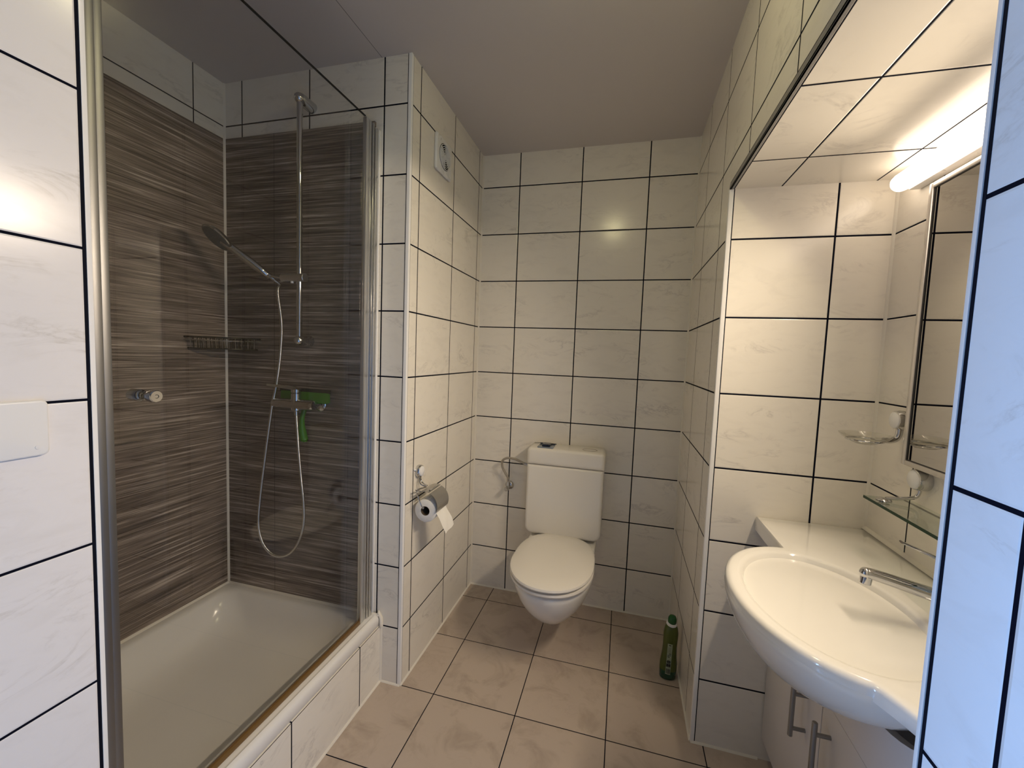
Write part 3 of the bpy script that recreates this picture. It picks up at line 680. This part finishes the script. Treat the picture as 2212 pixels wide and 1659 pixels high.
# label facing the camera, wrapped on the body
fdir = Vector((CAMLOC.x-bx+0.05, CAMLOC.y-by, 0)).normalized(); ldir = Vector((-fdir.y, fdir.x, 0))
def lab(u0, u1, z0, z1, mat, off, mb):
    rings = []
    for z in (z0, z1):
        rr = 0.0265 if z > 0.09 else 0.0300; r_ = []
        for u in (u0, (u0+u1)/2, u1):
            c = Vector((bx+0.004*z/0.2, by, z)); r_.append(c+ldir*u+fdir*(rr*math.sqrt(max(0, 1-(u/0.036)**2))+off))
        r_ += [p-fdir*0.002 for p in r_[::-1]]; rings.append(r_)
    mb.loft(rings, mat)
b = MB(); lab(-0.010, 0.010, 0.030, 0.060, LABELM, 0.0012, b); lab(-0.009, 0.010, 0.060, 0.100, LABELM, 0.0012, b); lab(-0.009, 0.010, 0.100, 0.160, LABELM, 0.0005, b); lb = b.build('label', bt, smooth=False)
b = MB()
for k in range(9): lab(-0.0075+k*0.0018, -0.0075+k*0.0018+(0.0006 if k % 2 else 0.0012), 0.034, 0.055, INK, 0.0018, b)
for z0, z1, u0, u1 in ((0.064, 0.076, -.008, .000), (0.064, 0.076, .001, .008), (0.080, 0.083, -.006, .006), (0.087, 0.090, -.006, .006), (0.083, 0.087, -.007, -.004), (0.083, 0.087, .004, .007)): lab(u0, u1, z0, z1, INK, 0.0018, b)
for z0, z1, u0, u1 in ((0.103, 0.106, -.006, .002), (0.110, 0.112, -.007, .007), (0.117, 0.119, -.002, .007), (0.153, 0.156, -.004, .004)): lab(u0, u1, z0, z1, INK, 0.0012, b)
for k in range(6): lab(-.006, .006, 0.124+k*0.004, 0.1252+k*0.004, simple('grey_print', (0.22, 0.25, 0.18), 0.6) if k == 0 else bpy.data.materials['grey_print'], 0.0012, b)
b.build('label_print', bt, smooth=False)

# ------------------------------------------------------------------ washbasin
BX, BY = 1.245, -1.200
ZD = 0.840
DF = 1.243
CXO, CYO = 1.318, -1.200
YA, YB = YN-0.002, YR+0.002       # ends of the deck
EA, EB = 0.192, 0.262             # outer ellipse of the bowl
def ray_out(th):
    """distance from (CXO, CYO) to the outer outline and whether the point is on the bulge"""
    c, s_ = math.cos(th), math.sin(th); t_rect = 1e9
    for lim, comp, o_ in ((XN-0.001, c, CXO), (DF, c, CXO)):
        if abs(comp) > 1e-9:
            t = (lim-o_)/comp
            if t > 0: t_rect = min(t_rect, t)
    for lim in (YA, YB):
        if abs(s_) > 1e-9:
            t = (lim-CYO)/s_
            if t > 0: t_rect = min(t_rect, t)
    dx, dy = CXO-BX, CYO-BY
    A = (c/EA)**2+(s_/EB)**2; B_ = 2*(dx*c/EA**2+dy*s_/EB**2); C_ = (dx/EA)**2+(dy/EB)**2-1
    t_e = (-B_+math.sqrt(max(0, B_*B_-4*A*C_)))/(2*A)
    if t_e > t_rect and c < 0:
        return t_e, True
    if c < 0 and t_rect < 1e8:       # smooth fillet where deck front meets bowl
        return t_rect, False
    return t_rect, False
angs = sorted(set([2*PI*k/180 for k in range(180)] + [math.atan2(yy-CYO, xx-CXO) % (2*PI) for xx, yy in ((DF, YA), (XN-0.001, YA), (DF, YB), (XN-0.001, YB))]))
outl = []
for th in angs:
    t, bu = ray_out(th); outl.append([CXO+t*math.cos(th), CYO+t*math.sin(th), bu])
# ease the concave junction
pts = [Vector((p[0], p[1])) for p in outl]
for _ in range(30):
    q = [p.copy() for p in pts]
    for i, p in enumerate(pts):
        if abs(p.x-DF) < 0.035 and 0.16 < CYO-p.y < 0.33:
            q[i] = p*0.5+(pts[i-1]+pts[(i+1) % len(pts)])*0.25
    pts = q
bulge = [1.0 if p.x < DF-0.002 else 0.0 for p in pts]
def inner_pt(th, a=0.155, bb=0.224, x=BX, y=BY):
    c, s_ = math.cos(th), math.sin(th); dx, dy = CXO-x, CYO-y
    A = (c/a)**2+(s_/bb)**2; B_ = 2*(dx*c/a**2+dy*s_/bb**2); C_ = (dx/a)**2+(dy/bb)**2-1
    t = (-B_+math.sqrt(B_*B_-4*A*C_))/(2*A); return Vector((CXO+t*c, CYO+t*s_))
b = MB()
def outring(inset, z, zb=None):
    r_ = []
    for p, bu in zip(pts, bulge):
        d = (Vector((CXO, CYO))-p); L_ = d.length; q = p + d*(inset/L_)
        q.x = min(q.x, XN-0.001); r_.append(Vector((q.x, q.y, z if zb is None or not bu else zb)))
    return r_
def outring2(i1, z1, i2, z2):
    r1 = outring(i1, z1); r2_ = outring(i2, z2); return [q if bu else p for p, q, bu in zip(r1, r2_, bulge)]
def ell(a, bb, z, x=BX, y=BY):
    return [Vector((*(Vector((x, y)) + Vector(((p.x-BX)/0.155*a, (p.y-BY)/0.224*bb))), z)) for p in [inner_pt(th) for th in angs]]
inn = [Vector((*inner_pt(th), 0)) for th in angs]
def mixring(t, z):
    o_ = outring(0.010, z); i_ = ell(0.160, 0.230, z); return [a.lerp(c, t) for a, c in zip(o_, i_)]
slab = [outring2(0.02, ZD-0.047, 0.02, ZD-0.034), outring2(0.002, ZD-0.046, 0.010, ZD-0.032), outring2(0.0, ZD-0.042, 0.002, ZD-0.028), outring(0.0, ZD-0.010), outring(0.003, ZD-0.003), outring(0.010, ZD)]
slab += [mixring(0.35, ZD), mixring(0.7, ZD), ell(0.165, 0.235, ZD), ell(0.158, 0.228, ZD-0.0015), ell(0.154, 0.222, ZD-0.006), ell(0.149, 0.214, ZD-0.025), ell(0.143, 0.200, ZD-0.058),
         ell(0.132, 0.178, ZD-0.090), ell(0.110, 0.145, ZD-0.115), ell(0.065, 0.085, ZD-0.130, BX+.01), ell(0.03, 0.035, ZD-0.137, BX+.02), ell(0.02, 0.021, ZD-0.139, BX+.02)]
b.loft(slab, CER, cap0=True, cap1=True)
# outside of the bowl under the slab
prof = [(0.985, -0.015), (1.0, -0.0245), (0.992, -0.036), (0.968, -0.054), (0.92, -0.077), (0.845, -0.102), (0.74, -0.126), (0.61, -0.147), (0.46, -0.162), (0.30, -0.171), (0.15, -0.175), (0.02, -0.176)]
b.loft([[Vector((BX+0.012*(1-s_)+EA*s_*math.cos(t), BY+EB*(s_**1.3)*math.sin(t), ZD+z)) for t in [2*PI*k/96 for k in range(96)]] for s_, z in prof], CER)
wbn = tag(b.build('washbasin', sharp=48), 'white ceramic washbasin with a bowed front and flat side shelf, in the tiled niche', 'washbasin')
b = MB(); b.lathe([(0.0001, 0), (0.011, 0.0), (0.011, 0.0012), (0.008, 0.0012)], VOID, (BX+0.1375, -1.222, ZD-0.045), (-1, 0, 0.35), 24, sx=1.0); b.build('overflow_hole', wbn)
b = MB(); b.lathe([(0.020, 0), (0.019, 0.003), (0.010, 0.004), (0.0001, 0.0025)], CHROME, (BX+.02, BY, ZD-0.139), (0, 0, 1), 28); b.build('drain', wbn)

# faucet
fa = thing('basin_faucet', 'chrome single-lever basin faucet with a long spout over the washbasin', 'faucet', (1.475, -1.235, ZD))
b = MB(); b.lathe([(0.026, 0.0), (0.026, 0.004), (0.022, 0.008), (0.021, 0.075), (0.019, 0.082)], CHROME, (1.475, -1.235, ZD), (0, 0, 1), 32); b.build('body', fa)
b = MB(); sp_ = bez([(1.470, -1.235, ZD+0.040), (1.43, -1.231, ZD+0.053), (1.37, -1.225, ZD+0.066), (1.315, -1.220, ZD+0.077), (1.300, -1.2185, ZD+0.078)], 6)
rs = lambda i: 0.0155-0.0045*min(1, i/18)
b.tube(sp_, 0.012, CHROME, 20, rf=rs); b.sphere((1.300, -1.2185, ZD+0.078), 0.0112, CHROME, 20)
b.build('spout', fa)
b = MB(); b.cyl((1.302, -1.2185, ZD+0.074), (1.300, -1.2185, ZD+0.056), 0.0105, CHROME, 24, bev=0.0015); b.build('aerator', fa)
b = MB(); b.lathe([(0.021, 0), (0.022, 0.004), (0.020, 0.022), (0.012, 0.030), (0.0001, 0.032)], CHROME, (1.475, -1.235, ZD+0.084), (0, 0, 1), 32)
rings = []
for t in range(9):
    s_ = t/8; c = Vector((1.47-0.118*s_, -1.235+0.012*s_, ZD+0.108+0.046*s_)); hw = 0.013-0.006*s_; th = 0.006-0.0035*s_
    rings.append([c+Y1*hw*math.cos(a)+Z1*th*math.sin(a) for a in [2*PI*k/14 for k in range(14)]])
b.loft(rings, CHROME); b.build('lever', fa)

# ------------------------------------------------------------------ vanity cabinet
vcab = thing('vanity_cabinet', 'white vanity cabinet under the washbasin with vertical bar handles', 'cabinet', (1.42, -1.08, 0))
XF = 1.312
b = MB(); b.box(XF+0.016, XN-0.004, YR+0.006, YN-0.004, 0.08, 0.62, LAMIN, 0.002); b.box(XF+0.05, XN-0.004, YR+0.012, YN-0.012, 0.0, 0.08, LAMIN); b.build('body', vcab)
b = MB()
ys = [YN-0.004] + [BY+0.250*math.cos(PI*k/24) for k in range(25)] + [YR+0.006]
def ztop(y):
    q = abs(y-BY)/0.250
    return 0.791 if q >= 0.999 else 0.782-0.135*math.sqrt(1-q*q)
for ya, yb in zip(ys[:-1], ys[1:]):
    za, zb = ztop(ya), ztop(yb)
    b.loft([[Vector((x, ya, 0.540)), Vector((x, yb, 0.540)), Vector((x, yb, zb)), Vector((x, ya, za))] for x in (XF-0.002, XF+0.015)], LAMIN)
b.build('apron_panel', vcab, smooth=False)
for ya, yb, hy in ((YN-0.004, -1.074, -1.000), (-1.078, -1.45, -1.124), (-1.454, YR+0.006, -1.50)):
    b = MB(); b.box(XF, XF+0.015, ya, yb, 0.085, 0.5355, LAMIN, 0.0015); dr_ = b.build('door', vcab)
    b = MB(); z0, z1 = 0.352, 0.500
    b.cyl((XF-0.034, hy, z0), (XF-0.034, hy, z1), 0.006, HANDLEM, 20, bev=0.001)
    for z in (z0+0.022, z1-0.030): b.cyl((XF-0.034, hy, z), (XF+0.001, hy, z), 0.005, HANDLEM, 16)
    b.build('handle', dr_)

# ------------------------------------------------------------------ mirror
mi = thing('mirror', 'rectangular wall mirror in a slim silver frame on the niche wall', 'mirror', (XN, -1.23, 1.45))
my0, my1, mz0, mz1 = -1.60, -0.894, 1.090, 1.808
b = MB(); b.box(XN-0.027, XN-0.024, my0+0.008, my1-0.008, mz0+0.008, mz1-0.008, MIRRORM); b.build('mirror_glass', mi, smooth=False)
b = MB()
for a in ((my0, my0+.014, mz0, mz1), (my1-.014, my1, mz0, mz1), (my0+.014, my1-.014, mz0, mz0+.014), (my0+.014, my1-.014, mz1-.014, mz1)): b.box(XN-0.032, XN, *a, FRAMEM, 0.003)
for a in ((my1-.019, my1-.014, mz0+.014, mz1-.014), (my0+.0165, my1-.0165, mz0+.014, mz0+.016), (my0+.0165, my1-.0165, mz1-.016, mz1-.014)): b.box(XN-0.0285, XN-0.0268, *a, BLACKR)
b.build('frame', mi)

# ------------------------------------------------------------------ tube lamp over the mirror
LX, LZ = XN-0.045, 1.850
def emis(name, col, s_):
    m = bpy.data.materials.new(name); m.use_nodes = True; nt = m.node_tree; nt.nodes.clear()
    o_ = nt.nodes.new('ShaderNodeOutputMaterial'); e = nt.nodes.new('ShaderNodeEmission'); e.inputs[0].default_value = (*col, 1); e.inputs[1].default_value = s_
    nt.links.new(e.outputs[0], o_.inputs[0]); return m
LAMPM = emis('lit_tube_diffuser', (1.0, 0.82, 0.64), NICHE)
la = thing('tube_lamp', 'lit white tube lamp with rounded end fixed above the mirror', 'lamp', (XN, -1.2, LZ))
b = MB(); b.box(XN-0.028, XN, -1.66, -0.80, LZ-0.022, LZ+0.018, WHITEP, 0.004); b.build('base', la)
b = MB()
pr = [(0.0001, 0), (0.010, 0.0015), (0.018, 0.006), (0.0225, 0.014), (0.024, 0.024), (0.024, 0.876), (0.0225, 0.886), (0.018, 0.894), (0.010, 0.8985), (0.0001, 0.9)]
b.lathe(pr, LAMPM, (LX, -1.680, LZ), (0, 1, 0), 24); b.build('diffuser', la)
# the tube throws most of its light forward, away from its wall base
tl = bpy.data.lights.new('tube_light', 'AREA'); tl.shape = 'RECTANGLE'; tl.size = 0.56; tl.size_y = 0.035; tl.energy = TUBE; tl.spread = math.radians(118); tl.color = (1.0, 0.82, 0.61)
to = bpy.data.objects.new('tube_light', tl); COL.objects.link(to); to.location = (LX-0.0255, -1.27, LZ-0.006)
to.matrix_world = Matrix.Translation(to.location) @ Vector((1, 0, 0.72)).to_track_quat('Z', 'Y').to_matrix().to_4x4() @ Matrix.Rotation(0, 4, 'Z')
to.parent = la; to.matrix_parent_inverse = Matrix.Translation(la.location).inverted()

# ------------------------------------------------------------------ suction rosettes, soap dish, shelf
def rosette(par, y, z, r=0.026):
    b = MB(); b.lathe([(r-.002, 0), (r, 0.003), (r+.0005, 0.018), (r-.002, 0.027), (r-.004, 0.028)], CHROME, (XN, y, z), (-1, 0, 0), 36); d = b.build('suction_disc', par)
    b = MB(); b.lathe([(r-.0035, 0.027), (r-.004, 0.030), (r-.012, 0.034), (0.0001, 0.0355)], WHITEP, (XN, y, z), (-1, 0, 0), 36); b.build('cap', d)
sh = thing('soap_dish_holder', 'chrome wall holder with a ring, carrying the glass dish left of the mirror', 'soap dish holder', (XN, -0.848, 1.2))
rosette(sh, -0.846, 1.200)
b = MB(); b.tube(bez([(XN-0.014, -0.846, 1.178), (XN-0.016, -0.847, 1.160), (XN-0.022, -0.848, 1.148), (XN-0.036, -0.850, 1.143), (XN-0.052, -0.852, 1.143)], 6), 0.0080, CHROME, 14)
b.tube([(1.452+0.042*math.cos(a), -0.854+0.042*math.sin(a), 1.141) for a in [2*PI*k/40 for k in range(41)]], 0.0028, CHROME, 10); b.build('arm', sh)
b = MB(); b.lathe([(0.0001, 0), (0.022, 0.0), (0.028, 0.003), (0.040, 0.009), (0.052, 0.017), (0.058, 0.024), (0.060, 0.027), (0.058, 0.0275), (0.050, 0.020), (0.038, 0.0125), (0.026, 0.0065), (0.0001, 0.0045)], CLEAR, (1.452, -0.854, 1.130), (0, 0, 1), 48)
tag(b.build('soap_dish'), 'shallow clear glass soap dish sitting in the chrome ring by the mirror', 'soap dish')
gs = thing('glass_shelf', 'clear glass shelf with a green edge under the mirror', 'shelf', (XN, -1.2, 1.0))
SZ = 0.992
b = MB(); b.box(1.437, 1.540, -1.52, -0.905, SZ, SZ+0.007, SHELFG); b.build('shelf_pane', gs, smooth=False)
b = MB(); b.box(1.4362, 1.437, -1.52, -0.905, SZ, SZ+0.007, SHELFE); b.box(1.4362, 1.540, -0.905, -0.9042, SZ, SZ+0.006, SHELFG); b.build('polished_edge', gs, smooth=False)
for y in (-0.945, -1.45):
    b = MB(); b.lathe([(0.0255, 0), (0.027, 0.003), (0.0275, 0.018), (0.025, 0.027), (0.023, 0.028)], CHROME, (XN, y, 1.062), (-1, 0, 0), 36); br = b.build('bracket', gs)
    b = MB(); b.tube(bez([(XN-0.012, y, 1.038), (XN-0.016, y, 1.022), (XN-0.026, y, 1.014), (XN-0.050, y, 1.010), (XN-0.082, y, 1.006)], 6), 0.0045, CHROME, 12)
    b.lathe([(0.0165, 0), (0.0165, 0.003), (0.012, 0.007), (0.0001, 0.009)], CHROME, (XN-0.086, y, SZ+0.007), (0, 0, 1), 28)
    b.lathe([(0.0125, 0), (0.0125, 0.003), (0.009, 0.007), (0.0001, 0.008)], CHROME, (XN-0.086, y, SZ), (0, 0, -1), 28)
    b.build('shelf_clamp', br)
    b = MB(); b.lathe([(0.0235, 0.027), (0.0225, 0.030), (0.016, 0.034), (0.0001, 0.0355)], WHITEP, (XN, y, 1.062), (-1, 0, 0), 36); b.build('cap', br)

# ------------------------------------------------------------------ blank wall plate on the left wall
b = MB(); o = rrect(-1.935, -1.776, 1.156, 1.242, 0.008)
prism(b, o, lambda u, v, d: (d, u, v), XL, XL+0.008, WHITEP, 0.003, 3); pl = tag(b.build('wall_plate'), 'white plastic blanking plate with rounded corners on the tiled entrance wall', 'wall plate')
b = MB(); b.lathe([(0.0035, 0), (0.0035, 0.0006), (0.0001, 0.0008)], WHITEP, (XL+0.008, -1.790, 1.170), (1, 0, 0), 16); b.build('screw_cap', pl)

# ------------------------------------------------------------------ ceiling lamp (just above the frame; its glint shows on the back wall)
cl = thing('ceiling_lamp', 'small round ceiling lamp with a warm yellow light above the room', 'lamp', (0.66, -1.27, ZC))
b = MB(); b.lathe([(0.060, 0), (0.060, 0.018), (0.055, 0.022)], WHITEP, (0.66, -1.27, ZC), (0, 0, -1), 32); b.build('base', cl)
b = MB(); b.lathe([(0.050, 0.022), (0.048, 0.036), (0.036, 0.050), (0.016, 0.057), (0.0001, 0.058)], emis('warm_lit_dome', (1.0, 0.89, 0.48), CEIL), (0.66, -1.27, ZC), (0, 0, -1), 32); b.build('dome', cl)
